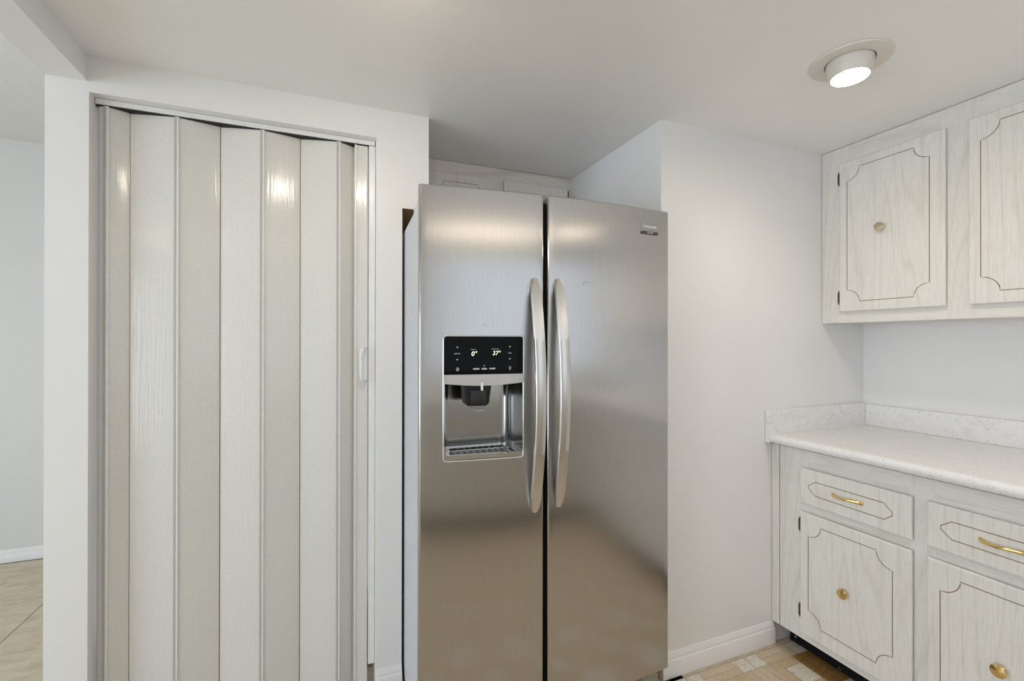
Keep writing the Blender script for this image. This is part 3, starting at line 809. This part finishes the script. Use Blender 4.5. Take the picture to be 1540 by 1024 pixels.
# ---- sink run behind the camera (shows in the refrigerator's steel)
sk = empty('base_cabinet', (0.4, -0.44, 0)); tag(sk, 'whitewashed oak sink cabinet run behind the camera under the window', 'cabinet')
MB().box(-1.05, 1.37, -0.58, 0, 0.0985, 0.8725).build('carcass', 'oak_horizontal', sk)
MB().box(-1.05, 1.37, -0.58, -0.085, 0, 0.0985).build('toe_kick', 'toe_black', sk)
for k in range(5):
    x0 = -1.0 + k * 0.47
    MB().box(x0, x0 + 0.42, 0.0005, 0.018, 0.131, 0.622).build('door', 'oak_vertical', sk, bevel=0.004)
    MB().box(x0, x0 + 0.42, 0.0005, 0.018, 0.6565, 0.7995).build('drawer', 'oak_vertical', sk, bevel=0.004)
st = empty('countertop', (0.4, -0.44, 0.873)); tag(st, 'white speckled worktop behind the camera under the window', 'countertop')
MB().box(-1.08, 1.349, -0.6385, 0.028, 0.0005, 0.037).build('slab', 'laminate', st, bevel=0.012)

# ------------------------------------------------------------------ lamps
def eyeball(loc, label, tilt, az, power):
    e = empty('ceiling_light', loc); tag(e, label, 'lamp', 'recessed ceiling lamps')
    MB().lathe([(0.064, -0.001), (0.066, -0.0045), (0.100, -0.0065), (0.106, -0.0045), (0.1075, -0.0005)], 56, cap=False).build('trim_ring', 'lamp_white', e, smooth=40)
    Rm = Matrix.Rotation(az, 4, 'Z') @ Matrix.Rotation(tilt, 4, 'Y')
    T = Matrix.Translation((0, 0, -0.004)) @ Rm
    MB().lathe([(0.0615, 0.012), (0.0620, 0.0), (0.0595, -0.020), (0.0550, -0.044), (0.0525, -0.0475), (0.0495, -0.0475), (0.0475, -0.040), (0.0465, -0.030)], 56, T, cap=False).build('eyeball', 'lamp_white', e, smooth=40)
    MB().lathe([(0.062, -0.0012), (0.0655, -0.0012)], 48, cap=False).build('shadow_gap', 'black_gap', e)
    bl = MB().lathe([(0.0465, -0.034), (0.044, -0.040), (0.036, -0.0445), (0.02, -0.047), (0.002, -0.048)], 40, T).build('bulb', 'bulb_warm', e, smooth=60)
    l = bpy.data.lights.new('bulb_light', 'SPOT'); l.energy = power; l.color = WARM; l.shadow_soft_size = 0.04
    l.spot_size = R(150); l.spot_blend = 0.8
    lo = bpy.data.objects.new('bulb_light', l); COL.objects.link(lo); lo.parent = e
    lo.matrix_local = T @ Matrix.Translation((0, 0, -0.056))
    return e
TILT, AZ = R(2), R(45)
eyeball((1.486, 0.927, ZC), 'lit round eyeball lamp in the kitchen ceiling near the upper cabinets', TILT, AZ, 6)
eyeball((0.15, 0.94, ZC), 'lit round eyeball lamp in the kitchen ceiling above the accordion door', R(28), R(-90), 4.5)
eyeball((1.62, -0.42, ZC), 'lit round eyeball lamp in the kitchen ceiling behind the camera on the right', 0.0, 0.0, 19)
# long frosted wraparound lamp over the sink, behind the camera
gl = empty('ceiling_light', (0.62, -0.72, ZC)); tag(gl, 'long frosted wraparound lamp on the kitchen ceiling over the sink behind the camera', 'lamp')
wr_ = [(-0.13, -0.012), (-0.125, -0.045), (-0.09, -0.068), (0.09, -0.068), (0.125, -0.045), (0.13, -0.012)]
MB().prism(wr_, 'x', -0.60, 0.60).build('diffuser', 'globe_glass', gl, smooth=30)
MB().box(-0.61, 0.61, -0.135, 0.135, -0.0115, -0.0005).build('backplate', 'lamp_white', gl, bevel=0.002)
for x0 in (-0.612, 0.601): MB().box(x0, x0 + 0.011, -0.135, 0.135, -0.072, -0.0005).build('end_cap', 'lamp_white', gl, bevel=0.003)
# chandelier of the next room, out of frame
cd = empty('chandelier', (-1.80, 0.33, 1.95)); tag(cd, 'brass chandelier with candle bulbs hanging in the next room', 'lamp')
MB().lathe([(0.012, -0.1), (0.03, -0.06), (0.022, 0.0), (0.006, 0.03), (0.006, 0.52), (0.06, 0.535), (0.06, 0.549)], 20).build('stem', 'brass', cd, smooth=40)
for k in range(5):
    a = 2 * math.pi * k / 5 + 0.3; c_, s_ = math.cos(a), math.sin(a)
    MB().sweep([(c_ * 0.02, s_ * 0.02, -0.05), (c_ * 0.10, s_ * 0.10, -0.09), (c_ * 0.17, s_ * 0.17, -0.06), (c_ * 0.20, s_ * 0.20, 0.0)], 0.006, 8).build('arm', 'brass', cd, smooth=50)
    MB().lathe([(0.004, 0.0), (0.009, 0.015), (0.0115, 0.032), (0.007, 0.055), (0.002, 0.075)], 14, Matrix.Translation((c_ * 0.20, s_ * 0.20, 0.0))).build('bulb', 'bulb_candle', cd, smooth=60)
